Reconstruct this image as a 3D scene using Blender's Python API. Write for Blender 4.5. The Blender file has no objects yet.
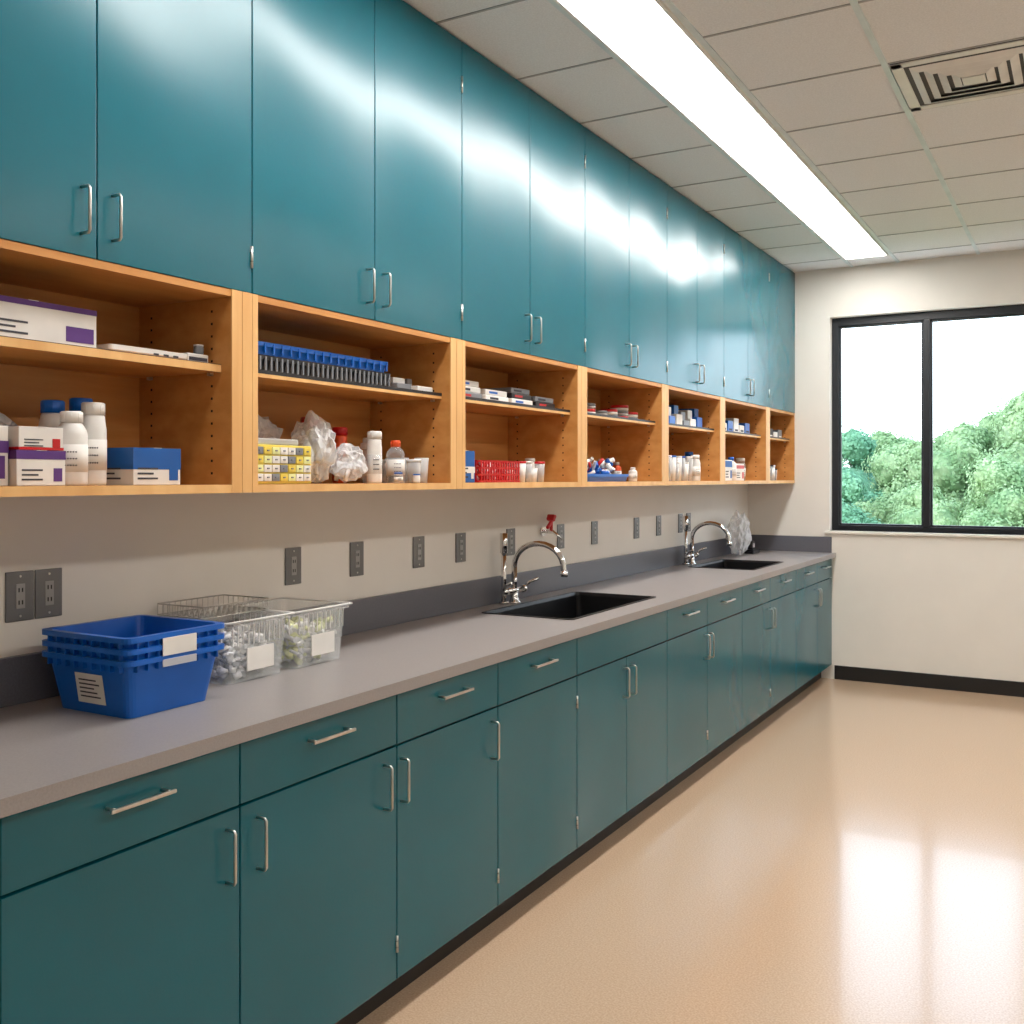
import bpy, bmesh, math, random
import numpy as np
from mathutils import Vector, Matrix, noise
random.seed(7); np.random.seed(7)
scene = bpy.context.scene
try:
    scene.view_settings.view_transform = 'Standard'
    scene.view_settings.look = 'None'
except Exception: pass
scene.view_settings.exposure = 0.12

def lin(c):
    return tuple(((x/255)/12.92 if x/255 <= .04045 else ((x/255+.055)/1.055)**2.4) for x in c)

# ------------------------------------------------------------ materials
def M(name, rgb, rough=.5, metal=0., var=.06, nscale=8., stretch=(1,1,1), bump=0., bscale=60., spec=.5, coat=0., emis=None, es=0., rgb2=None, alpha=None, detail=3., warp=0., translucent=0.):
    m = bpy.data.materials.new(name); m.use_nodes = True
    nt = m.node_tree; b = nt.nodes['Principled BSDF']
    c = lin(rgb)
    tc = nt.nodes.new('ShaderNodeTexCoord'); mp = nt.nodes.new('ShaderNodeMapping')
    mp.inputs['Scale'].default_value = stretch
    nt.links.new(tc.outputs['Object'], mp.inputs['Vector'])
    n = nt.nodes.new('ShaderNodeTexNoise'); n.inputs['Scale'].default_value = nscale; n.inputs['Detail'].default_value = detail
    nt.links.new(mp.outputs[0], n.inputs['Vector'])
    r = nt.nodes.new('ShaderNodeValToRGB')
    r.color_ramp.elements[0].position = .35; r.color_ramp.elements[1].position = .65
    if rgb2: c2 = lin(rgb2)
    else: c2 = tuple(min(1, x*(1+var)) for x in c); c = tuple(x*(1-var) for x in c)
    r.color_ramp.elements[0].color = (*c, 1); r.color_ramp.elements[1].color = (*c2, 1)
    nt.links.new(n.outputs['Fac'], r.inputs['Fac']); nt.links.new(r.outputs[0], b.inputs['Base Color'])
    b.inputs['Roughness'].default_value = rough; b.inputs['Metallic'].default_value = metal
    b.inputs['Specular IOR Level'].default_value = spec
    b.inputs['Coat Weight'].default_value = coat
    if bump:
        n2 = nt.nodes.new('ShaderNodeTexNoise'); n2.inputs['Scale'].default_value = bscale
        nt.links.new(mp.outputs[0], n2.inputs['Vector'])
        bp = nt.nodes.new('ShaderNodeBump'); bp.inputs['Strength'].default_value = bump; bp.inputs['Distance'].default_value = .002
        nt.links.new(n2.outputs['Fac'], bp.inputs['Height']); nt.links.new(bp.outputs[0], b.inputs['Normal'])
        if warp:
            n3 = nt.nodes.new('ShaderNodeTexNoise'); n3.inputs['Scale'].default_value = 2.2; n3.inputs['Detail'].default_value = 0
            nt.links.new(mp.outputs[0], n3.inputs['Vector'])
            b2 = nt.nodes.new('ShaderNodeBump'); b2.inputs['Strength'].default_value = 1; b2.inputs['Distance'].default_value = warp
            nt.links.new(n3.outputs['Fac'], b2.inputs['Height']); nt.links.new(b2.outputs[0], bp.inputs['Normal'])
    if translucent:
        tr = nt.nodes.new('ShaderNodeBsdfTranslucent'); mx = nt.nodes.new('ShaderNodeMixShader'); mx.inputs[0].default_value = translucent
        nt.links.new(r.outputs[0], tr.inputs[0]); nt.links.new(b.outputs[0], mx.inputs[1]); nt.links.new(tr.outputs[0], mx.inputs[2])
        nt.links.new(mx.outputs[0], nt.nodes['Material Output'].inputs['Surface'])
    if emis:
        b.inputs['Emission Color'].default_value = (*lin(emis), 1); b.inputs['Emission Strength'].default_value = es
    if alpha is not None: b.inputs['Alpha'].default_value = alpha
    return m

def clear(name, rgb, tint_amt=.35, rough=.1, edge=.6):
    m = bpy.data.materials.new(name); m.use_nodes = True
    nt = m.node_tree; b = nt.nodes['Principled BSDF']; out = nt.nodes['Material Output']
    b.inputs['Base Color'].default_value = (*lin(rgb), 1); b.inputs['Roughness'].default_value = rough
    t = nt.nodes.new('ShaderNodeBsdfTransparent'); mx = nt.nodes.new('ShaderNodeMixShader')
    fr = nt.nodes.new('ShaderNodeLayerWeight'); fr.inputs['Blend'].default_value = .35
    ma = nt.nodes.new('ShaderNodeMath'); ma.operation = 'MULTIPLY_ADD'; ma.inputs[1].default_value = edge; ma.inputs[2].default_value = tint_amt
    nt.links.new(fr.outputs['Facing'], ma.inputs[0]); ma.use_clamp = True
    nt.links.new(ma.outputs[0], mx.inputs[0]); nt.links.new(t.outputs[0], mx.inputs[1]); nt.links.new(b.outputs[0], mx.inputs[2])
    nt.links.new(mx.outputs[0], out.inputs['Surface'])
    return m

teal   = M('teal_laminate', (0,96,112), rough=.26, var=.04, nscale=3, bump=.04, bscale=250, spec=.5, warp=.022)
tealdk = M('teal_carcass', (4,44,50), rough=.6)
wood   = M('birch_wood', (190,128,64), rgb2=(206,148,84), rough=.45, nscale=14, stretch=(1,.15,1.6), bump=.05, detail=6)
woodv  = M('birch_wood_edge', (216,164,102), rgb2=(230,184,122), rough=.42, nscale=14, stretch=(1,1,.12), detail=6)
ctop   = M('grey_laminate_top', (144,139,138), rgb2=(152,147,146), rough=.32, nscale=220, spec=.5)
splash = M('grey_backsplash', (92,93,101), rgb2=(100,101,109), rough=.35, nscale=200)
steel  = M('brushed_steel', (200,198,192), rough=.28, metal=1., nscale=60, stretch=(1,1,.1))
chrome = M('chrome', (225,225,225), rough=.08, metal=1., var=.01)
blackm = M('black_resin', (14,14,16), rough=.4, spec=.3)
blackf = M('black_window_frame', (12,16,24), rough=.4)
kick   = M('black_rubber_base', (18,16,16), rough=.5)
wallm  = M('painted_wall_warm', (226,222,214), rough=.75, var=.015, nscale=4, bump=.08, bscale=300)
ceilm  = M('ceiling_tile', (228,230,232), rough=.9, var=.05, nscale=160, bump=.25, bscale=220)
tbar   = M('ceiling_tbar', (165,167,168), rough=.5)
tbarw  = M('ceiling_tbar_main', (210,224,228), rough=.4)
ventm  = M('vent_white_metal', (228,228,225), rough=.4)
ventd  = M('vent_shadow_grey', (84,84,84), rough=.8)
dark   = M('dark_void', (18,17,16), rough=.9)
platem = M('grey_outlet_plate', (112,112,112), rough=.35, metal=.2)
platei = M('outlet_insert', (150,150,147), rough=.4)
floorm = M('epoxy_terrazzo', (186,157,130), rgb2=(204,177,150), rough=.175, nscale=170, detail=4, spec=.68, coat=.15)
lightm = M('lit_diffuser', (255,255,255), emis=(255,252,248), es=19)
fillm = M('added_fill_diffuser', (255,255,255), emis=(255,248,240), es=12)  # emission for the unseen strip added as room fill
white  = M('white_plastic', (226,225,222), rough=.35)
paper  = M('white_card', (222,219,214), rough=.7)
purple = M('purple_print', (84,44,120), rough=.6)
bluep  = M('blue_plastic', (0,92,186), rough=.35)
blued  = M('blue_card', (10,84,160), rough=.5)
redp   = M('red_plastic', (190,18,24), rough=.35)
orange = M('orange_plastic', (226,82,30), rough=.4)
yellow = M('yellow_plastic', (222,200,84), rough=.4)
cream  = M('cream_fill', (222,226,160), rough=.7)
grey   = M('grey_plastic', (120,124,130), rough=.4)
blackp = M('black_plastic', (28,28,32), rough=.4)
ink    = M('ink_print', (60,60,70), rough=.7)
tissue = M('white_tissue', (232,232,235), rough=.9, var=.06, nscale=40)
clr    = clear('clear_plastic', (236,240,242), .12, .08, .35)
clr2   = clear('clear_film', (235,238,240), .30, .15)
glassm = clear('window_glass', (200,220,225), .0, .0, .06)

# ------------------------------------------------------------ builder
class B:
    def __init__(s, name):
        s.name = name; s.bm = bmesh.new(); s.mats = []
    def mi(s, m):
        if m not in s.mats: s.mats.append(m)
        return s.mats.index(m)
    def merge(s, bm2, m, smooth=False):
        i = s.mi(m); mp = {}
        for v in bm2.verts: mp[v] = s.bm.verts.new(v.co)
        for f in bm2.faces:
            try: nf = s.bm.faces.new([mp[v] for v in f.verts])
            except ValueError: continue
            nf.material_index = i; nf.smooth = smooth
        bm2.free()
    def box(s, x0, x1, y0, y1, z0, z1, m, bev=0., seg=2, rot=None):
        b = bmesh.new(); bmesh.ops.create_cube(b, size=1)
        for v in b.verts:
            v.co = Vector(((x0+x1)/2+v.co.x*(x1-x0), (y0+y1)/2+v.co.y*(y1-y0), (z0+z1)/2+v.co.z*(z1-z0)))
        if bev > 0: bmesh.ops.bevel(b, geom=b.edges[:], offset=bev, segments=seg, affect='EDGES', profile=.5)
        if rot:
            c = Vector(((x0+x1)/2, (y0+y1)/2, (z0+z1)/2))
            bmesh.ops.rotate(b, cent=c, matrix=Matrix.Rotation(rot[0], 3, rot[1]), verts=b.verts[:])
        s.merge(b, m)
    def loft(s, rings, m, smooth=True, cap0=True, cap1=True, close=True):
        i = s.mi(m); rv = [[s.bm.verts.new(p) for p in r] for r in rings]; n = len(rings[0])
        for a, b in zip(rv[:-1], rv[1:]):
            for k in range(n if close else n-1):
                f = s.bm.faces.new((a[k], a[(k+1) % n], b[(k+1) % n], b[k])); f.material_index = i; f.smooth = smooth
        if cap0: f = s.bm.faces.new(rv[0][::-1]); f.material_index = i
        if cap1: f = s.bm.faces.new(rv[-1]); f.material_index = i
    def lathe(s, cx, cy, prof, m, n=24, smooth=True):
        rings = [[Vector((cx+r*math.cos(2*math.pi*k/n), cy+r*math.sin(2*math.pi*k/n), z)) for k in range(n)] for r, z in prof]
        s.loft(rings, m, smooth)
    def tube(s, pts, r, m, n=10, cap=True):
        pts = [Vector(p) for p in pts]; rings = []
        rr = r if isinstance(r, (list, tuple)) else [r]*len(pts)
        up = None
        for k, p in enumerate(pts):
            d = (pts[min(k+1, len(pts)-1)]-pts[max(k-1, 0)]).normalized()
            if up is None:
                up = Vector((0,0,1)) if abs(d.z) < .9 else Vector((1,0,0))
            a = d.cross(up).normalized(); up = a.cross(d).normalized()
            rings.append([p+(a*math.cos(2*math.pi*j/n)+up*math.sin(2*math.pi*j/n))*rr[k] for j in range(n)])
        s.loft(rings, m, True, cap, cap)
    def rr(s, cx, cy, hx, hy, r, z, n=4):
        out = []
        for q, (sx, sy) in enumerate([(1,1),(-1,1),(-1,-1),(1,-1)]):
            for k in range(n+1):
                a = math.pi/2*(q+k/n)
                out.append(Vector((cx+sx*(hx-r)+r*math.cos(a), cy+sy*(hy-r)+r*math.sin(a), z)))
        return out
    def bin(s, x0, x1, y0, y1, z0, h, m, taper=.02, t=.003, rim=.008, r=.02):
        cx, cy, hx, hy = (x0+x1)/2, (y0+y1)/2, (x1-x0)/2, (y1-y0)/2
        R = [s.rr(cx,cy,hx-taper,hy-taper,r,z0), s.rr(cx,cy,hx,hy,r,z0+h-.012), s.rr(cx,cy,hx+rim,hy+rim,r,z0+h-.012),
             s.rr(cx,cy,hx+rim,hy+rim,r,z0+h), s.rr(cx,cy,hx-t,hy-t,r,z0+h), s.rr(cx,cy,hx-taper-t,hy-taper-t,r,z0+t)]
        s.loft(R, m, False)
    def done(s, parent=None, bev=0):
        bmesh.ops.recalc_face_normals(s.bm, faces=s.bm.faces[:])
        me = bpy.data.meshes.new(s.name); s.bm.to_mesh(me); s.bm.free()
        for m in s.mats: me.materials.append(m)
        o = bpy.data.objects.new(s.name, me); scene.collection.objects.link(o)
        if parent: o.parent = parent
        return o

# ------------------------------------------------------------ room
FY = 7.51; H = 2.98; RX = 4.9; BY = -2.6
b = B('floor'); b.box(-.2, RX+.2, BY-.2, FY+.2, -.1, 0, floorm); b.done()
b = B('ceiling'); b.box(-.2, RX+.2, BY-.2, FY+.2, H, H+.12, ceilm); b.done()
b = B('wall_left'); b.box(-.2, 0, BY-.2, FY+.2, 0, H, wallm); b.done()
b = B('wall_right'); b.box(RX, RX+.2, BY-.2, FY+.2, 0, H, wallm); b.done()
b = B('wall_back'); b.box(0, RX, BY-.2, BY, 0, H, wallm); b.done()
WX0, WX1, WZ0, WZ1 = .605, 1.93, 1.075, 2.625
b = B('wall_far')
b.box(0, WX0, FY, FY+.2, 0, H, wallm); b.box(WX1, RX, FY, FY+.2, 0, H, wallm)
b.box(WX0, WX1, FY, FY+.2, 0, WZ0, wallm); b.box(WX0, WX1, FY, FY+.2, WZ1, H, wallm); b.done()
b = B('baseboard_far'); b.box(.64, RX, FY-.012, FY, 0, .10, kick, .003); b.done()
b = B('baseboard_right'); b.box(RX-.012, RX, BY, FY-.013, 0, .10, kick, .003); b.done()
# window
b = B('window_1')
fy0, fy1 = FY+.07, FY+.13
b.box(WX0, WX0+.05, fy0, fy1, WZ0, WZ1, blackf, .004); b.box(WX1-.05, WX1, fy0, fy1, WZ0, WZ1, blackf, .004)
b.box(WX0+.045, WX1-.045, fy0, fy1, WZ0, WZ0+.04, blackf, .004); b.box(WX0+.045, WX1-.045, fy0, fy1, WZ1-.06, WZ1, blackf, .004)
mx = 1.253
b.box(mx-.024, mx+.024, fy0-.005, fy1, WZ0+.03, WZ1-.05, blackf, .004)
for a0, a1 in ((WX0+.05, mx-.024), (mx+.024, WX1-.05)):
    for q in ((a0,a0+.012,WZ0+.04,WZ1-.06),(a1-.012,a1,WZ0+.04,WZ1-.06),(a0,a1,WZ0+.04,WZ0+.052),(a0,a1,WZ1-.072,WZ1-.06)):
        b.box(q[0],q[1],fy0+.012,fy1-.012,q[2],q[3],blackf,.002)
b.box(WX0+.045, WX1-.045, fy0+.028, fy0+.032, WZ0+.03, WZ1-.05, glassm)
b.done()
b = B('trim_1'); b.box(WX0-.03, WX1+.03, FY-.022, FY+.07, WZ0-.022, WZ0, wallm, .004); b.done()

# ceiling grid
b = B('ceiling_grid')
gx = [.76, 1.075, 1.59, 2.14, 2.69, 3.22, 3.52, 4.07, 4.62]
ys = [7.2-.55*k for k in range(18)]
for x in gx: b.box(x-.011, x+.011, BY, FY, H-.006, H+.001, tbarw)
for y in ys: b.box(.0, RX, y-.005, y+.005, H-.003, H+.001, tbar)
b.done()
def strip(name, x0, x1, y0, y1, lm):
    b = B(name)
    b.box(x0+.012, x1-.012, y0+.012, y1-.012, H-.010, H-.001, lm)
    for q in ((x0,x0+.012,y0,y1),(x1-.012,x1,y0,y1),(x0,x1,y0,y0+.012),(x0,x1,y1-.012,y1)):
        b.box(*q, H-.016, H-.001, ventm, .002)
    b.done()
strip('added_fill_strip', .775, 1.062, 1.15, 7.2, lightm)
strip('added_fill_strip', 3.225, 3.515, -1.5, 7.2, fillm)  # out of view, added to fill the room from the right
# air vent
b = B('ceiling_air_vent')
vx0, vx1, vy0, vy1 = 1.605, 2.125, 3.91, 4.44
cx, cy = (vx0+vx1)/2, (vy0+vy1)/2; hx, hy = (vx1-vx0)/2, (vy1-vy0)/2
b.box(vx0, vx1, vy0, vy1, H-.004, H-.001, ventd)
for q in ((vx0,vx0+.04,vy0,vy1),(vx1-.04,vx1,vy0,vy1),(vx0,vx1,vy0,vy0+.04),(vx0,vx1,vy1-.04,vy1)):
    b.box(*q, H-.008, H-.003, ventm, .002)
def ring(off, z): return [Vector((cx+sx*(hx-off), cy+sy*(hy-off), z)) for sx, sy in ((1,1),(-1,1),(-1,-1),(1,-1))]
for k in range(4):
    o = .058+.043*k
    b.loft([ring(o, H-.006), ring(o+.026, H-.018), ring(o+.029, H-.018), ring(o+.029, H-.015), ring(o+.003, H-.005)], ventm, False, False, False)
b.box(cx-.04, cx+.04, cy-.04, cy+.04, H-.020, H-.008, ventm, .004)
b.done()

# ------------------------------------------------------------ handles & hinges
def vpull(b, x, y, z0, z1):
    b.tube([(x, y, z0), (x+.024, y, z0), (x+.028, y, z0+.005), (x+.028, y, z1-.005), (x+.024, y, z1), (x, y, z1)], .0036, steel, 8)
def hpull(b, x, y0, y1, z):
    b.tube([(x, y0+.012, z), (x+.026, y0+.012, z)], .004, steel, 8)
    b.tube([(x, y1-.012, z), (x+.026, y1-.012, z)], .004, steel, 8)
    b.box(x+.024, x+.031, y0, y1, z-.004, z+.004, steel, .002)
def hinge(b, x, y, z, h=.022):
    b.tube([(x+.002, y, z-h), (x+.002, y, z+h)], .004, steel, 8)
    for k in (-.4*h, .4*h): b.tube([(x+.002, y, z+k-.0008), (x+.002, y, z+k+.0008)], .0045, blackp, 8)

# ------------------------------------------------------------ wall cabinets
UX = .355
E = [-1.0, -.02, .955, 1.938, 2.948, 3.931, 4.905, 5.838, 6.812, FY-.001]
Mid = [-.51, .467, 1.466, 2.457, 3.438, 4.411, 5.363, 6.325, None]
DB = 1.937
SZ0 = 1.419
SB = SZ0+.0215; SM = 1.7475
for i in range(len(E)-1):
    e0, e1 = E[i], E[i+1]
    b = B('wall_cabinet')
    b.box(.001, UX-.021, e0+.0005, e1-.0005, DB+.004, H-.003, tealdk)
    doors = [(e0, Mid[i]), (Mid[i], e1)] if Mid[i] else [(e0, e1)]
    for d0, d1 in doors:
        b.box(UX-.02, UX, d0+.0018, d1-.0018, DB, H-.008, teal, .0015)
    if Mid[i]:
        vpull(b, UX, Mid[i]-.04, 1.985, 2.085); vpull(b, UX, Mid[i]+.04, 1.985, 2.085)
        for z in (2.03, 2.82):
            hinge(b, UX, e1-.004, z, .028)
    b.done()
    # open shelf unit below
    b = B('open_shelf_unit')
    z0, z1 = SZ0, DB-.001
    b.box(.001, .012, e0+.001, e1-.001, z0, z1, wood)                       # back
    b.box(.012, UX-.002, e0+.001, e1-.001, z0, z0+.021, wood, .001)        # bottom
    b.box(.012, UX-.002, e0+.001, e1-.001, z1-.018, z1, wood)              # top
    L0, L1 = e0+.001, e0+.019; R0, R1 = e1-.072, e1-.001
    if i == len(E)-2: R0 = e1-.02
    b.box(.012, UX-.003, L0, L1, z0+.021, z1-.018, wood)
    b.box(.012, UX-.003, R0, R1, z0+.021, z1-.018, wood)
    b.box(UX-.003, UX+.001, e0+.0005, L1+.001, z0, z1, woodv)
    if R1-R0 > .04:
        mm = (R0+R1)/2
        b.box(UX-.003, UX+.001, R0, mm-.001, z0, z1, woodv); b.box(UX-.003, UX+.001, mm+.001, R1, z0, z1, woodv)
    b.box(UX-.003, UX+.0005, e0+.02, R0, z0, z0+.021, woodv)
    # adjustable mid shelf
    b.box(.013, .315, L1+.001, R0-.001, 1.727, 1.746, wood)
    b.box(.315, .319, L1+.001, R0-.001, 1.727, 1.747, woodv)
    b.box(.302, .3195, L1+.001, R0-.001, 1.746 if e0 < 1.5 else 1.737, 1.7472, blackp)
    for x in (.06, .285):
        for k in range(14):
            z = z0+.05+k*.032
            if z < z1-.04 and abs(z-1.736) > .014:
                b.box(x-.003, x+.003, R0-.0008, R0, z-.003, z+.003, dark)
                b.box(x-.003, x+.003, L1, L1+.0008, z-.003, z+.003, dark)
        b.box(x-.006, x+.006, R0-.012, R0, 1.719, 1.727, steel, .001)
    b.done()

# ------------------------------------------------------------ base cabinets
CX = .62; CT = .915
U = [-1.17, -.61, -.05, .51, 1.065, 1.629, 2.209, 2.745, 3.312, 4.217, 4.757, 5.329, 5.878, 6.479, 7.054, FY-.001]
hs = {4:'R', 5:'LR', 6:'LR', 7:'', 9:'R', 10:'L', 11:'R', 12:'L', 13:'R', 14:'L', 3:'L', 2:'R', 1:'L', 0:'R'}
for i in range(len(U)-1):
    u0, u1 = U[i], U[i+1]
    sinkb = (i == 8)
    b = B('base_cabinet')
    for q0, q1 in ((u0+.0005, u0+.018), (u1-.018, u1-.0005)):
        b.box(.01, CX-.021, q0, q1, .10, .70, tealdk); b.box(.56, CX-.021, q0, q1, .70, CT-.035, tealdk)
    b.box(.01, CX-.021, u0+.018, u1-.018, .10, .118, tealdk)
    b.box(.01, .022, u0+.018, u1-.018, .118, CT-.035, tealdk)
    b.box(CX-.04, CX-.021, u0+.018, u1-.018, .70, CT-.035, tealdk)
    b.box(CX-.04, CX-.021, u0+.018, u1-.018, .118, .70, dark)
    b.box(.02, CX-.075, u0, u1, 0, .10, kick)
    b.box(CX-.02, CX, u0+.002, u1-.002, .738, .872, teal, .0015)
    g = .002
    if sinkb:
        m_ = (u0+u1)/2
        b.box(CX-.02, CX, u0+g, m_-g*.8, .103, .732, teal, .0015); b.box(CX-.02, CX, m_+g*.8, u1-g, .103, .732, teal, .0015)
        vpull(b, CX, m_-.035, .58, .695); vpull(b, CX, m_+.035, .58, .695)
    else:
        b.box(CX-.02, CX, u0+g, u1-g, .103, .732, teal, .0015)
        c = (u0+u1)/2; hpull(b, CX, c-.078, c+.078, .828)
        h = hs.get(i, 'L')
        if 'R' in h: vpull(b, CX, u1-(.06 if i == 5 else .042), .58, .695)
        if 'L' in h: vpull(b, CX, u0+.052 if i == 5 else u0+.016, .58, .695)
    hy = u1-.003
    if i in (5, 6, 7, 9, 11): 
        hinge(b, CX, hy, .20); 
        if i in (7,): hinge(b, CX, hy, .64)
    b.done()

# ------------------------------------------------------------ countertop with sink cut-outs
SX0, SX1 = .13, .53
S = [(3.45, 4.30), (5.85, 6.50)]
b = B('countertop')
zt, zb = CT, CT-.032
def slab(x0,x1,y0,y1): b.box(x0,x1,y0,y1,zb,zt,ctop)
CY0 = -1.17; CYE = FY-.001
slab(.001, SX0, CY0, CYE)
b.box(SX1, .65, CY0, CYE, zb, zt, ctop)
prev = CY0
for s0, s1 in S: slab(SX0, SX1, prev, s0); prev = s1
slab(SX0, SX1, prev, CYE)
b.box(.001, .02, CY0, CYE, zt, zt+.115, splash, .002)
b.box(.02, .62, FY-.02, CYE, zt, zt+.115, splash, .002)
b.done()
for s0, s1 in S:
    b = B('undermount_sink')
    cx, cy, hx, hy = (SX0+SX1)/2, (s0+s1)/2, (SX1-SX0)/2, (s1-s0)/2
    b.loft([b.rr(cx,cy,hx-.004,hy-.004,.02,zt-.002), b.rr(cx,cy,hx+.008,hy+.008,.02,zt+.001), b.rr(cx,cy,hx+.008,hy+.008,.02,zt+.0035),
            b.rr(cx,cy,hx-.006,hy-.006,.02,zt+.0035), b.rr(cx,cy,hx-.012,hy-.012,.02,zt-.01), b.rr(cx,cy,hx-.022,hy-.022,.03,zt-.17),
            b.rr(cx,cy,hx-.06,hy-.06,.03,zt-.185)], blackm, False, False, True)
    b.loft([b.rr(cx,cy,hx-.004,hy-.004,.02,zt-.002), b.rr(cx,cy,hx-.01,hy-.01,.03,zt-.19)], blackm, False, False, True)
    b.lathe(cx, cy, [(.04,zt-.185),(.04,zt-.181),(.03,zt-.181),(.028,zt-.184)], steel)
    b.done()

def faucet(y):
    b = B('lab_faucet'); x = .078; z = CT
    b.lathe(x, y, [(.028,z),(.028,z+.006),(.02,z+.012),(.016,z+.03),(.016,z+.05)], chrome)
    b.tube([(x, y-.07, z+.055), (x, y+.07, z+.055)], .015, chrome, 14)
    for sgn in (-1, 1):
        b.tube([(x, y+sgn*.07, z+.055), (x, y+sgn*.085, z+.055), (x,y+sgn*.10,z+.058)], [.018,.018,.012], chrome, 14)
        b.tube([(x, y+sgn*.09, z+.06), (x+.02, y+sgn*.105, z+.085), (x+.055, y+sgn*.12, z+.10)], [.008,.007,.006], chrome, 8)
    pts = [(x, y, z+.05), (x, y, z+.16)]
    R = .12; cxx = x+R
    for k in range(0, 15):
        a = math.pi-(math.pi*1.02)*k/14
        pts.append((cxx+R*math.cos(a), y, z+.16+R*.85*math.sin(a)))
    pts.append((x+2*R+.002, y, z+.135))
    b.tube(pts, .0125, chrome, 14)
    b.tube([(x+2*R+.002, y, z+.15), (x+2*R+.002, y, z+.125)], .016, chrome, 14)
    # service column at the left
    yy = y-.055
    b.tube([(x-.02, yy, z), (x-.02, yy, z+.012)], .022, chrome, 14)
    b.tube([(x-.02, yy, z+.01), (x-.02, yy, z+.22)], .011, chrome, 12)
    b.tube([(x-.02, yy, z+.22), (x-.02, yy, z+.305)], .016, chrome, 12)
    b.done()
faucet(3.80); faucet(6.05)

# outlets
for y in (1.52, 1.598, 2.483, 2.81, 3.188, 3.487, 3.9, 4.389, 4.778, 5.34, 5.68, 6.05, 6.2):
    b = B('wall_outlet'); z = 1.172
    b.box(0.0005, .006, y-.037, y+.037, z-.06, z+.06, platem, .002)
    b.box(.006, .008, y-.012, y+.012, z-.03, z+.03, platei, .001)
    for s_ in (-.015, .015):
        b.box(.008, .0085, y-.006, y-.003, z+s_-.005, z+s_+.005, dark); b.box(.008, .0085, y+.003, y+.006, z+s_-.005, z+s_+.005, dark)
    b.tube([(.006, y, z+.048), (.0075, y, z+.048)], .003, steel, 8); b.tube([(.006, y, z-.048), (.0075, y, z-.048)], .003, steel, 8)
    b.done()
# red gas valve on wall
b = B('red_gas_valve'); y, z = 4.20, 1.225
b.tube([(0.0005, y, z-.02), (.01, y, z-.02)], .022, chrome, 16)
b.tube([(.01, y, z-.02), (.06, y, z-.02), (.075, y, z-.03), (.10, y, z-.05)], [.009,.009,.007,.005], chrome, 10)
b.tube([(.05, y, z-.015), (.05, y, z+.02)], .008, redp, 10)
b.box(.042, .058, y-.05, y+.05, z+.018, z+.034, redp, .006, rot=(.6, 'X'))
b.box(.03, .07, y-.012, y+.012, z+.03, z+.06, redp, .006, rot=(-.5, 'X'))
b.done()

# ------------------------------------------------------------ blue crates
CX0, CX1, CY_0, CY_1 = .11, .395, 1.515, 1.79
def crate(name, x0, x1, y0, y1, z0, h):
    b = B(name)
    b.bin(x0, x1, y0, y1, z0, h, bluep, taper=.020, t=.003, rim=.012, r=.02)
    n = 9
    for k in range(n):
        y = y0+.02+(y1-y0-.04)*k/(n-1); b.box(x1-.004, x1+.009, y-.0018, y+.0018, z0+h-.028, z0+h-.01, bluep)
        x = x0+.02+(x1-x0-.04)*k/(n-1); b.box(x-.0018, x+.0018, y0-.009, y0+.004, z0+h-.028, z0+h-.01, bluep)
    return b
def tilted_label(b, pts, m, lines=0):
    pts = [Vector(p) for p in pts]; n = (pts[1]-pts[0]).cross(pts[3]-pts[0]).normalized()
    i = b.mi(m); f = b.bm.faces.new([b.bm.verts.new(p+n*.0015) for p in pts]); f.material_index = i
    j = b.mi(ink)
    for k in range(lines):
        t0 = .2+.7*k/lines; t1 = t0+.05
        e = .12; w = .85-.3*((k*37) % 3)/3
        def P(u, t): return pts[0]+(pts[1]-pts[0])*u+(pts[3]-pts[0])*t+n*.0022
        f = b.bm.faces.new([b.bm.verts.new(P(*q)) for q in ((e,t0),(w,t0),(w,t1),(e,t1))]); f.material_index = j
b = crate('blue_storage_crate', CX0, CX1, CY_0, CY_1, CT+.0005, .135)
def yf(z): return CY_0+.020*(1-(z-CT)/.123)-.0005
tilted_label(b, [(.21,yf(CT+.025),CT+.025),(.305,yf(CT+.025),CT+.025),(.305,yf(CT+.095),CT+.095),(.21,yf(CT+.095),CT+.095)], paper, 5)
b.done()
b = crate('blue_storage_crate', CX0, CX1, CY_0, CY_1, CT+.026, .135); b.done()
b = crate('blue_storage_crate', CX0, CX1, CY_0, CY_1, CT+.0515, .135)
b.box(CX1+.0125, CX1+.0145, 1.60, 1.70, CT+.135, CT+.176, paper, .0005)
b.box(CX1+.0125, CX1+.0145, 1.60, 1.70, CT+.110, CT+.127, clr2, .0005)
b.done()

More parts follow.
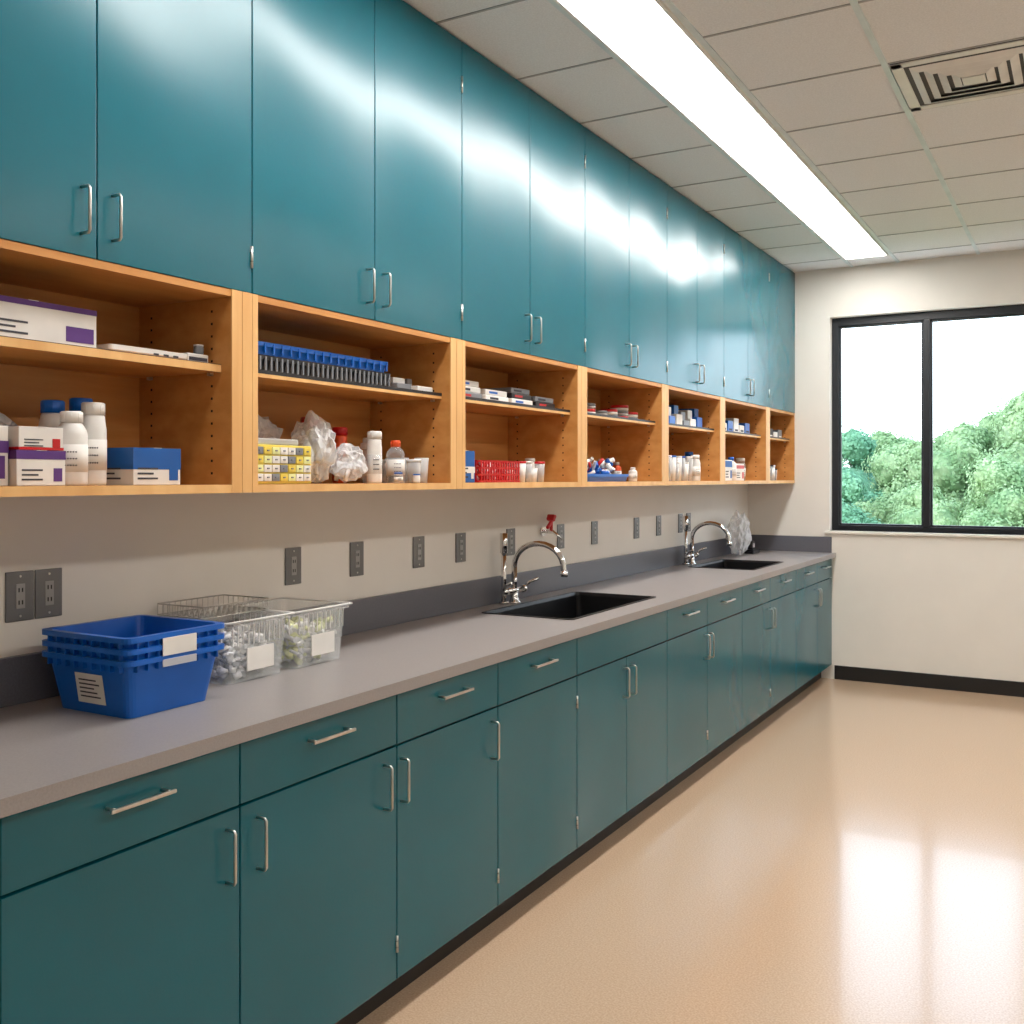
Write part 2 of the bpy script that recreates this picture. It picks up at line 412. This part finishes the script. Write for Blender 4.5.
# ------------------------------------------------------------ clear bins with contents
def clear_bin(y0, y1, fill, h=.165, x0=.05, x1=.305):
    b = B('clear_storage_bin')
    b.bin(x0, x1, y0, y1, CT+.0005, h, clr, taper=.010, t=.003, rim=.010, r=.02)
    zr = CT+h
    b.tube([(x0-.010,y0-.010,zr),(x1+.010,y0-.010,zr),(x1+.010,y1+.010,zr),(x0-.010,y1+.010,zr),(x0-.010,y0-.010,zr)], .003, white, 8)
    # thin lattice ribs on the walls
    for k in range(1, 12):
        y = y0+(y1-y0)*k/12; b.box(x1-.002, x1+.001, y-.001, y+.001, CT+.10, CT+h-.012, white)
        x = x0+(x1-x0)*k/12; b.box(x-.001, x+.001, y0-.001, y0+.002, CT+.10, CT+h-.012, white)
    for k in range(420):
        x = random.uniform(x0+.03, x1-.03); y = random.uniform(y0+.03, y1-.03); z = random.uniform(CT+.012, CT+.12)
        L = random.uniform(.02, .04); a = random.uniform(0, 3.14)
        d = Vector((math.cos(a), math.sin(a), random.uniform(-.5, .5)))*L/2
        b.tube([Vector((x,y,z))-d*.7, Vector((x,y,z))+d*.7], random.uniform(.004, .010), fill[k % len(fill)], 6)
    b.box(x1-.002, x1+.002, y0+.07, y1-.06, CT+.03, CT+.09, paper)
    b.done()
clear_bin(1.90, 2.13, [white, tissue, white, grey, tissue, tissue]); clear_bin(2.155, 2.385, [white, cream, tissue, cream, tissue])
def wire_rack(name, x0, x1, y0, y1, z, nx=9, ny=12, h=.03):
    b = B(name)
    for zz in (z, z+h):
        b.tube([(x0,y0,zz),(x1,y0,zz),(x1,y1,zz),(x0,y1,zz),(x0,y0,zz)], .002, steel, 6)
    for k in range(nx+1):
        x = x0+(x1-x0)*k/nx; b.tube([(x,y0,z+h),(x,y0,z),(x,y1,z),(x,y1,z+h)], .0012, steel, 5)
    for k in range(ny+1):
        y = y0+(y1-y0)*k/ny; b.tube([(x0,y,z+h),(x0,y,z),(x1,y,z),(x1,y,z+h)], .0012, steel, 5)
    b.done()
wire_rack('wire_test_tube_rack', .045, .22, 1.90, 2.14, CT+.1705)

# ------------------------------------------------------------ shelf items
def carton(name, x0, x1, y0, y1, z0, z1, body, band, bandfrac=(.65, .95), lines=3):
    b = B(name); b.box(x0, x1, y0, y1, z0, z1, body, .0015)
    h = z1-z0; e = .0006
    b.box(x0-e, x1+e, y0-e, y1+e, z0+h*bandfrac[0], z0+h*bandfrac[1], band)
    b.box(x0+.0, x1+.001, (y0+y1)/2-.012, (y0+y1)/2+.012, z1-.0005, z1+.0006, white)
    for k in range(lines):
        z = z0+h*(.15+.4*k/max(lines,1)); w = (y1-y0)*(.7-.15*(k % 2)); wx = (x1-x0)*(.6-.15*(k % 2))
        b.box(x1, x1+.0008, y0+.012, y0+.012+w*.6, z, z+h*.05, ink)
        b.box(x0+.012, x0+.012+wx, y0-.0008, y0, z, z+h*.05, ink)
    b.box(x1, x1+.0009, y1-(y1-y0)*.25, y1-.008, z0+h*.12, z0+h*.5, band)
    return b.done()
def bottle(name, x, y, z, r, h, body, cap, label=None, neck=.45):
    b = B(name); rn = r*neck
    b.lathe(x, y, [(r*.92,z),(r,z+.006),(r,z+h*.68),(r*.93,z+h*.74),(rn*1.15,z+h*.83),(rn,z+h*.86)], body)
    b.lathe(x, y, [(rn*1.2,z+h*.85),(rn*1.2,z+h*.985),(rn*1.05,z+h)], cap)
    for k in range(10):
        a = k*.628; b.tube([(x+rn*1.2*math.cos(a), y+rn*1.2*math.sin(a), z+h*.86), (x+rn*1.2*math.cos(a), y+rn*1.2*math.sin(a), z+h*.97)], .0008, cap, 4)
    if label:
        b.lathe(x, y, [(r+.0004,z+h*.18),(r+.0008,z+h*.18),(r+.0008,z+h*.55),(r+.0004,z+h*.55)], label)
        for k in range(3):
            for j in range(5):
                a = -1.0+.16*j; zz = z+h*(.26+.09*k)
                b.box(x+(r+.001)*math.cos(a)-.0012, x+(r+.001)*math.cos(a)+.0012, y+(r+.001)*math.sin(a)-.0012, y+(r+.001)*math.sin(a)+.0012, zz, zz+h*.018, ink)
    return b.done()
def cup(b, x, y, z, r, h, m, cap=None):
    b.lathe(x, y, [(r*.8,z),(r,z+h),(r*.93,z+h),(r*.75,z+.002)], m, 14)
    if cap: b.lathe(x, y, [(r*1.05,z+h),(r*1.05,z+h+.008),(r*.9,z+h+.009)], cap, 14)
def bag(name, x, y, z, rx, ry, rz, mat, inner=None, seed=0):
    b = B(name); bm2 = bmesh.new(); bmesh.ops.create_icosphere(bm2, subdivisions=4, radius=1)
    for v in bm2.verts:
        p = v.co.copy(); n = noise.noise(p*2.3+Vector((seed,0,0)))*.35+abs(noise.noise(p*6+Vector((0,seed,0))))*.22
        q = p*(1+n)*.8
        v.co = Vector((x+q.x*rx, y+q.y*ry, z+max(0.0005, rz*(.5+q.z*.55))))
    b.merge(bm2, mat, False)
    if inner:
        for k in range(14):
            xx, yy = x+random.uniform(-.5,.5)*rx, y+random.uniform(-.5,.5)*ry
            b.tube([(xx,yy,z+random.uniform(.01,.2)*rz), (xx+random.uniform(-.01,.01),yy+.01,z+random.uniform(.4,.7)*rz)], .007, inner, 7)
    return b.done()
def tray(name, x0, x1, y0, y1, z0, h, m, m2=None, slots=0):
    b = B(name); b.bin(x0, x1, y0, y1, z0, h, m, taper=.006, t=.003, rim=.004, r=.01)
    if slots:
        for k in range(slots):
            y = y0+.01+(y1-y0-.02)*k/(slots-1); b.box(x1+.001, x1+.006, y-.003, y+.003, z0+.004, z0+h-.004, m2)
    return b.done()

carton('reagent_carton', .08, .26, .45, .68, SB, SB+.12, paper, blued); bottle('wash_bottle', .2, .25, SB, .034, .18, white, bluep, paper)
carton('reagent_carton', .06, .28, .1, .4, SM, SM+.09, paper, purple)
# bay 1
carton('glove_carton', .07, .29, 1.20, 1.515, SM, SM+.088, paper, purple, (.86, 1.0))
b = B('instrument_tray')
b.bin(.10, .28, 1.56, 1.80, SM, .02, white, taper=.004, t=.003, rim=.003, r=.01)
b.box(.12, .27, 1.60, 1.74, SM+.004, SM+.023, paper, .003)
b.box(.17, .285, 1.785, 1.855, SM, SM+.024, white, .003); b.box(.285, .2856, 1.79, 1.85, SM+.006, SM+.015, ink)
for k in range(3): b.box(.285, .2862, 1.68+.03*k, 1.695+.03*k, SM+.006, SM+.011, ink)
b.done()
bottle('sample_vial', .27, 1.835, SM+.0245, .013, .025, grey, white, neck=.8)
carton('reagent_carton', .10, .29, 1.16, 1.30, SB, SB+.125, paper, purple, (.55, .75))
carton('reagent_carton', .15, .31, 1.305, 1.42, SB, SB+.075, paper, purple, (.75, 1.0)); carton('reagent_carton', .15, .31, 1.31, 1.415, SB+.076, SB+.125, paper, redp, (.0, .12))
bag('plastic_bag', .08, 1.36, SB, .06, .13, .18, clr2, tissue, 3)
bottle('wash_bottle', .27, 1.465, SB, .034, .165, white, white, paper, .6); bottle('wash_bottle', .25, 1.537, SB, .029, .19, white, white, paper, .75)
bottle('wash_bottle', .17, 1.565, SB, .031, .205, white, bluep, None, .7)
bottle('wash_bottle', .17, 1.49, SB, .031, .195, white, bluep, None, .7)
carton('pipette_tip_carton', .17, .31, 1.60, 1.74, SB, SB+.088, paper, blued, (.42, 1.0))
# bay 2
tray('tube_rack_tray', .07, .29, 2.02, 2.62, SM, .045, blackp, grey, 28)
tray('blue_lid_tray', .06, .295, 2.0, 2.60, SM+.0455, .034, bluep, bluep, 18)
b = B('slide_boxes')
b.box(.18, .29, 2.66, 2.74, SM, SM+.02, grey, .003); b.box(.17, .27, 2.665, 2.73, SM+.0205, SM+.04, white, .003)
b.box(.20, .30, 2.76, 2.85, SM, SM+.018, white, .003); b.box(.21, .25, 2.77, 2.80, SM+.0185, SM+.045, grey, .004); b.done()
b = B('parts_drawer_rack')
x0, x1, y0, y1 = .15, .30, 2.0, 2.235; z0 = SB; h = .108
b.box(x0, x1-.004, y0, y1, z0, z0+h, yellow, .002)
for r_ in range(4):
    for c_ in range(7):
        ya = y0+.006+c_*(y1-y0-.012)/7; za = z0+.006+r_*(h-.01)/4
        b.box(x1-.006, x1+.002, ya+.001, ya+.029, za+.002, za+.022, (white, yellow, paper, cream, grey)[(r_*3+c_*2) % 5], .001)
        b.box(x1+.002, x1+.005, ya+.011, ya+.018, za+.010, za+.014, grey)
for r_ in range(4):
    for c_ in range(3):
        b.box(x0+.01+c_*.045, x0+.048+c_*.045, y0-.002, y0, z0+.01+r_*.024, z0+.028+r_*.024, white if r_ % 2 else redp)
b.box(x0+.02,x1-.02,y0+.01,y0+.2,z0+h,z0+h+.018,clr2,.004)
b.done()
bag('plastic_bag', .22, 2.33, SB, .08, .075, .21, clr2, white, 9)
bag('plastic_bag', .26, 2.44, SB, .055, .08, .12, clr2, tissue, 5)
bag('plastic_bag', .08, 2.2, SB, .05, .15, .22, clr2, None, 15)
bottle('reagent_bottle', .10, 2.46, SB, .035, .21, clr, redp, None, .8)
bottle('reagent_bottle', .15, 2.54, SB, .025, .18, orange, redp, None, .8)
bottle('reagent_bottle', .27, 2.565, SB, .024, .165, white, white, clr, .8)
bottle('reagent_bottle', .21, 2.61, SB, .026, .13, clr, white, paper, .8)
bottle('reagent_bottle', .17, 2.67, SB, .024, .15, white, white, paper, .8)
bottle('reagent_bottle', .26, 2.69, SB, .030, .14, clr, orange, paper, .45)
b = B('glass_beakers')
for k, (x, y) in enumerate(((.22,2.78),(.28,2.765),(.27,2.825),(.16,2.75),(.15,2.82),(.10,2.79))): cup(b, x, y, SB, .025, .085-.015*(k % 2), clr2, white if k % 2 else None)
b.done()
bottle('sample_vial', .305, 2.645, SB, .014, .035, clr, bluep, paper, .8); bottle('sample_vial', .32, 2.725, SB, .012, .03, white, bluep, None, .8)
# bay 3
b = B('stacked_culture_trays')
yy = 3.02
for k in range(4):
    w = .17; hh = .022
    for j in range(3-(k % 2)):
        b.box(.12+.01*j, .29-.004*j, yy+.004*j, yy+w-.006*j, SM+hh*j, SM+hh*(j+1)-.001, [grey, white, paper, blackp][(k+j) % 4], .003)
        b.box(.29-.004*j, .291-.004*j, yy+.03, yy+.09, SM+hh*j+.006, SM+hh*j+.014, [redp, ink, bluep][(k+j) % 3])
    yy += .195
b.done()
carton('reagent_carton', .20, .30, 3.02, 3.12, SB, SB+.115, blued, paper, (.3, .5))
bottle('reagent_bottle', .12, 3.08, SB, .03, .15, white, bluep, paper)
b = B('red_wire_basket')
x0,x1,y0,y1 = .12,.30,3.15,3.46
for zz in (0,.025,.05,.075): b.loft([b.rr((x0+x1)/2,(y0+y1)/2,(x1-x0)/2,(y1-y0)/2,.015,SB+zz), b.rr((x0+x1)/2,(y0+y1)/2,(x1-x0)/2+.003,(y1-y0)/2+.003,.015,SB+zz+.008), b.rr((x0+x1)/2,(y0+y1)/2,(x1-x0)/2-.002,(y1-y0)/2-.002,.015,SB+zz+.008), b.rr((x0+x1)/2,(y0+y1)/2,(x1-x0)/2-.002,(y1-y0)/2-.002,.015,SB+zz)], redp, False, False, False)
for k in range(16):
    y = y0+.015+(y1-y0-.03)*k/15; b.box(x1-.002, x1+.002, y-.004, y+.004, SB, SB+.08, redp); b.box(x0-.002, x0+.002, y-.004, y+.004, SB, SB+.08, redp)
for k in range(9):
    x = x0+.015+(x1-x0-.03)*k/8; b.box(x-.004, x+.004, y0-.002, y0+.002, SB, SB+.08, redp)
b.box(x0, x1, y0, y1, SB, SB+.004, redp)
for k in range(30): b.tube([(random.uniform(.14,.28), random.uniform(3.18,3.43), SB+.01), (random.uniform(.14,.28), random.uniform(3.18,3.43), SB+.08)], .006, redp if k % 3 else white, 6)
b.done()
def cups(name, xs, ys, h, cap):
    b = B(name); k = 0
    for x in xs:
        for y in ys:
            cup(b, x+random.uniform(-.004,.004), y, SB, .021, h*(1-.25*(k % 3 == 1)), clr2 if k % 2 else white, cap[k % len(cap)]); k += 1
    b.done()
cups('specimen_cups', (.16,.22,.28), (3.50,3.55,3.60,3.65), .075, [white, None, redp])
bottle('reagent_bottle', .2, 3.72, SB, .025, .10, white, white, paper, .7); 
# bay 4
b = B('lab_supplies_tray'); b.bin(.12,.29,4.05,4.55,SB,.035,bluep,taper=.006,t=.003,rim=.004,r=.01)
for k in range(90):
    p = Vector((random.uniform(.14,.27), random.uniform(4.08,4.52), SB+random.uniform(.022,.10))); d = Vector((random.uniform(-1,1),random.uniform(-1,1),random.uniform(-.5,1))).normalized()*.02
    b.tube([p-d, p+d], random.uniform(.006,.014), [white,bluep,redp,clr2,white][k % 5], 7)
b.done()
bottle('reagent_bottle', .25, 4.01, SB, .024, .13, white, bluep, paper); bottle('reagent_bottle', .2, 4.62, SB, .022, .095, orange, white, paper); bottle('reagent_bottle', .26, 4.68, SB, .022, .07, white, white, paper)
b = B('petri_dish_stack')
for y, n in ((4.08,2),(4.20,4),(4.33,2),(4.45,3),(4.58,5),(4.70,3)):
    for k in range(n): b.lathe(.23, y, [(.042,SM+k*.0135),(.045,SM+k*.0135+.002),(.045,SM+k*.0135+.012),(.04,SM+k*.0135+.013)], [white, redp, clr2, grey][(k+n) % 4], 18)
b.done()
# bay 5
cups('specimen_cups', (.14,.2,.26), [5.0+.055*k for k in range(10)], .13, [bluep, white, white])
bottle('reagent_bottle', .26, 5.60, SB, .03, .15, white, white, paper, .7); bottle('reagent_bottle', .2, 5.66, SB, .03, .17, clr, bluep, paper, .7)
b = B('slide_boxes')
for k in range(6):
    y = 5.0+k*.11; b.box(.14,.29,y,y+.09,SM,SM+.03+.015*(k % 3),[white,bluep,paper,grey][k % 4],.003); b.box(.16,.27,y+.01,y+.08,SM+.03+.015*(k % 3),SM+.08+.015*(k % 3),[grey,white,blued][k % 3],.003)
b.done()
# bay 6
bottle('reagent_bottle', .26, 6.0, SB, .04, .17, white, white, paper, .7); carton('reagent_carton', .12, .29, 6.06, 6.2, SB, SB+.13, paper, blued); bottle('reagent_bottle', .26, 6.27, SB, .035, .15, white, bluep, paper)
carton('reagent_carton', .12, .27, 6.35, 6.52, SB, SB+.11, paper, redp, (.7,.9)); bottle('reagent_bottle', .22, 6.6, SB, .035, .15, clr, white, paper, .7)
b = B('slide_boxes')
for k in range(5):
    y = 6.0+k*.12; b.box(.14,.29,y,y+.10,SM,SM+.05+.02*(k % 3),[paper,bluep,white][k % 3],.003); b.box(.2895,.291,y+.02,y+.08,SM+.008,SM+.02,ink)
b.done()
# bay 7
cups('specimen_cups', (.2,.26), [6.95+.055*k for k in range(7)], .10, [white, blackp]); 
b = B('slide_boxes')
for k in range(4):
    y = 6.93+k*.12; b.box(.14,.29,y,y+.10,SM,SM+.04+.02*(k % 2),[grey,blackp,paper][k % 3],.003); b.box(.2895,.291,y+.02,y+.08,SM+.006,SM+.014,white)
b.done()

# far-end counter things
bag('plastic_bag', .13, 6.86, CT, .085, .14, .31, clr2, tissue, 12)
b = B('black_tape_dispenser'); b.box(.10,.17,7.08,7.24,CT+.0005,CT+.03,blackp,.006); b.tube([(.115,7.13,CT+.06),(.155,7.13,CT+.06)],.033,blackp,20); b.tube([(.11,7.13,CT+.06),(.16,7.13,CT+.06)],.015,white,16); b.done()

# ------------------------------------------------------------ outdoors
leaf = M('tree_foliage', (122,158,108), rgb2=(182,204,156), rough=.7, nscale=.8, translucent=.45)
leaf2 = M('tree_foliage_cool', (96,150,118), rgb2=(142,188,150), rough=.7, nscale=.8, translucent=.45)
bark = M('tree_bark', (90,75,60), rough=.9)
grass = M('grass_ground', (80,110,60), rgb2=(110,140,80), rough=.9, nscale=2)
b = B('ground'); b.box(-60, 60, FY+3, 120, -3.7, -3.5, grass); b.done()
def tree_mesh(seed, mat):
    rnd = np.random.RandomState(seed); b = B('tree_mesh')
    b.tube([(0,0,0),(.05,0,1.5),(0,.1,3.5),(.1,0,5.5)], [.22,.17,.12,.04], bark, 10)
    blobs = []
    for k in range(28):
        a = rnd.uniform(0, 6.28); z = rnd.uniform(1.6, 6.5); rr = (2.1 if z < 4.5 else 2.1*(7.3-z)/2.8)*rnd.uniform(.35, 1)
        c = Vector((rr*math.cos(a), rr*math.sin(a), z)); blobs.append((c, rnd.uniform(.4, .95)))
        b.tube([(0,0,max(1.3,z-1.6)), (c.x*.5,c.y*.5,z-.7), c], [.07,.04,.015], bark, 6)
    blobs.append((Vector((0,0,6.3)), .7)); blobs.append((Vector((0,0,4.2)), 1.5))
    i = b.mi(mat)
    for c, r in blobs:
        # dense inner foliage mass
        bm2 = bmesh.new(); bmesh.ops.create_icosphere(bm2, subdivisions=3, radius=1)
        for v in bm2.verts:
            d = v.co.normalized(); v.co = c+d*r*.82*(1+.4*noise.noise(d*2+c)+.18*noise.noise(d*7+c))
        b.merge(bm2, mat, True)
        for k in range(1000):
            d = Vector(rnd.normal(size=3)).normalized(); p = c+d*r*rnd.uniform(.75, 1.15)*(1+.4*noise.noise(d*2+c))
            u = d.cross(Vector(rnd.normal(size=3))).normalized(); w = (d.cross(u)+d*rnd.uniform(-.5,.5)).normalized(); s_ = rnd.uniform(.035, .07)
            f = b.bm.faces.new([b.bm.verts.new(q) for q in (p-u*s_*1.3, p+w*s_*.8, p+u*s_*1.3, p-w*s_*.8)]); f.material_index = i
    o = b.done(); me = o.data; bpy.data.objects.remove(o); return me
tm = [tree_mesh(1, leaf), tree_mesh(2, leaf2), tree_mesh(3, leaf)]
def tree(x, y, s, rz, k):
    o = bpy.data.objects.new('tree', tm[k]); scene.collection.objects.link(o)
    o.location = (x, y, -3.5); o.scale = (s, s, s); o.rotation_euler = (0, 0, rz)
for x, y, s, k in ((-13,38,.95,1),(-10,38,.92,1),(-7.4,37,.90,1),(-5.2,38.5,.97,1),(-3.2,37.5,.88,0),(-1.4,38,.98,2),(.6,38,1.12,0),(3.2,38,1.22,2),(6,37,1.15,0),(9,38,1.1,1),(12,38,1.1,0),
                (-12,48,1.02,0),(-8.5,47,1.0,0),(-5.6,48,1.0,0),(-3.0,47,1.0,2),(-.6,48,1.15,0),(2.2,47,1.3,1),(5.2,48,1.3,2),(9,47,1.2,0),
                (-9,32,.72,0),(-6.2,31.5,.70,1),(-4,31,.74,1),(-1.9,31.5,.68,2),(.2,31,.78,0),(2.2,31,.85,2),(4.6,31,.85,0),(7,31,.8,1)):
    tree(x, y, s, random.uniform(0, 6.28), k)

# ------------------------------------------------------------ lights / world
w = bpy.data.worlds.new('sky'); scene.world = w; w.use_nodes = True
nt = w.node_tree; bg = nt.nodes['Background']
tc = nt.nodes.new('ShaderNodeTexCoord'); sp = nt.nodes.new('ShaderNodeSeparateXYZ'); rp = nt.nodes.new('ShaderNodeValToRGB')
nt.links.new(tc.outputs['Generated'], sp.inputs[0]); nt.links.new(sp.outputs['Z'], rp.inputs[0]); nt.links.new(rp.outputs[0], bg.inputs[0])
rp.color_ramp.elements[0].color = (.82,.92,1,1); rp.color_ramp.elements[1].color = (.5,.70,1,1)
bg.inputs[1].default_value = 4.2
sun = bpy.data.lights.new('sun', 'SUN'); sun.energy = 2.2; sun.angle = .02; sun.color = (1,.95,.85)
so = bpy.data.objects.new('sun', sun); scene.collection.objects.link(so); so.rotation_euler = (math.radians(48), 0, math.radians(-25))

cam = bpy.data.cameras.new('camera'); co = bpy.data.objects.new('camera', cam); scene.collection.objects.link(co)
cam.sensor_width = 36; cam.lens = 1008/1024*36; cam.shift_y = -34/1024
co.location = (2.243, 0, 1.457); co.rotation_euler = (math.radians(90), 0, math.radians(29.8))
cam.clip_start = .05; cam.clip_end = 300
scene.camera = co
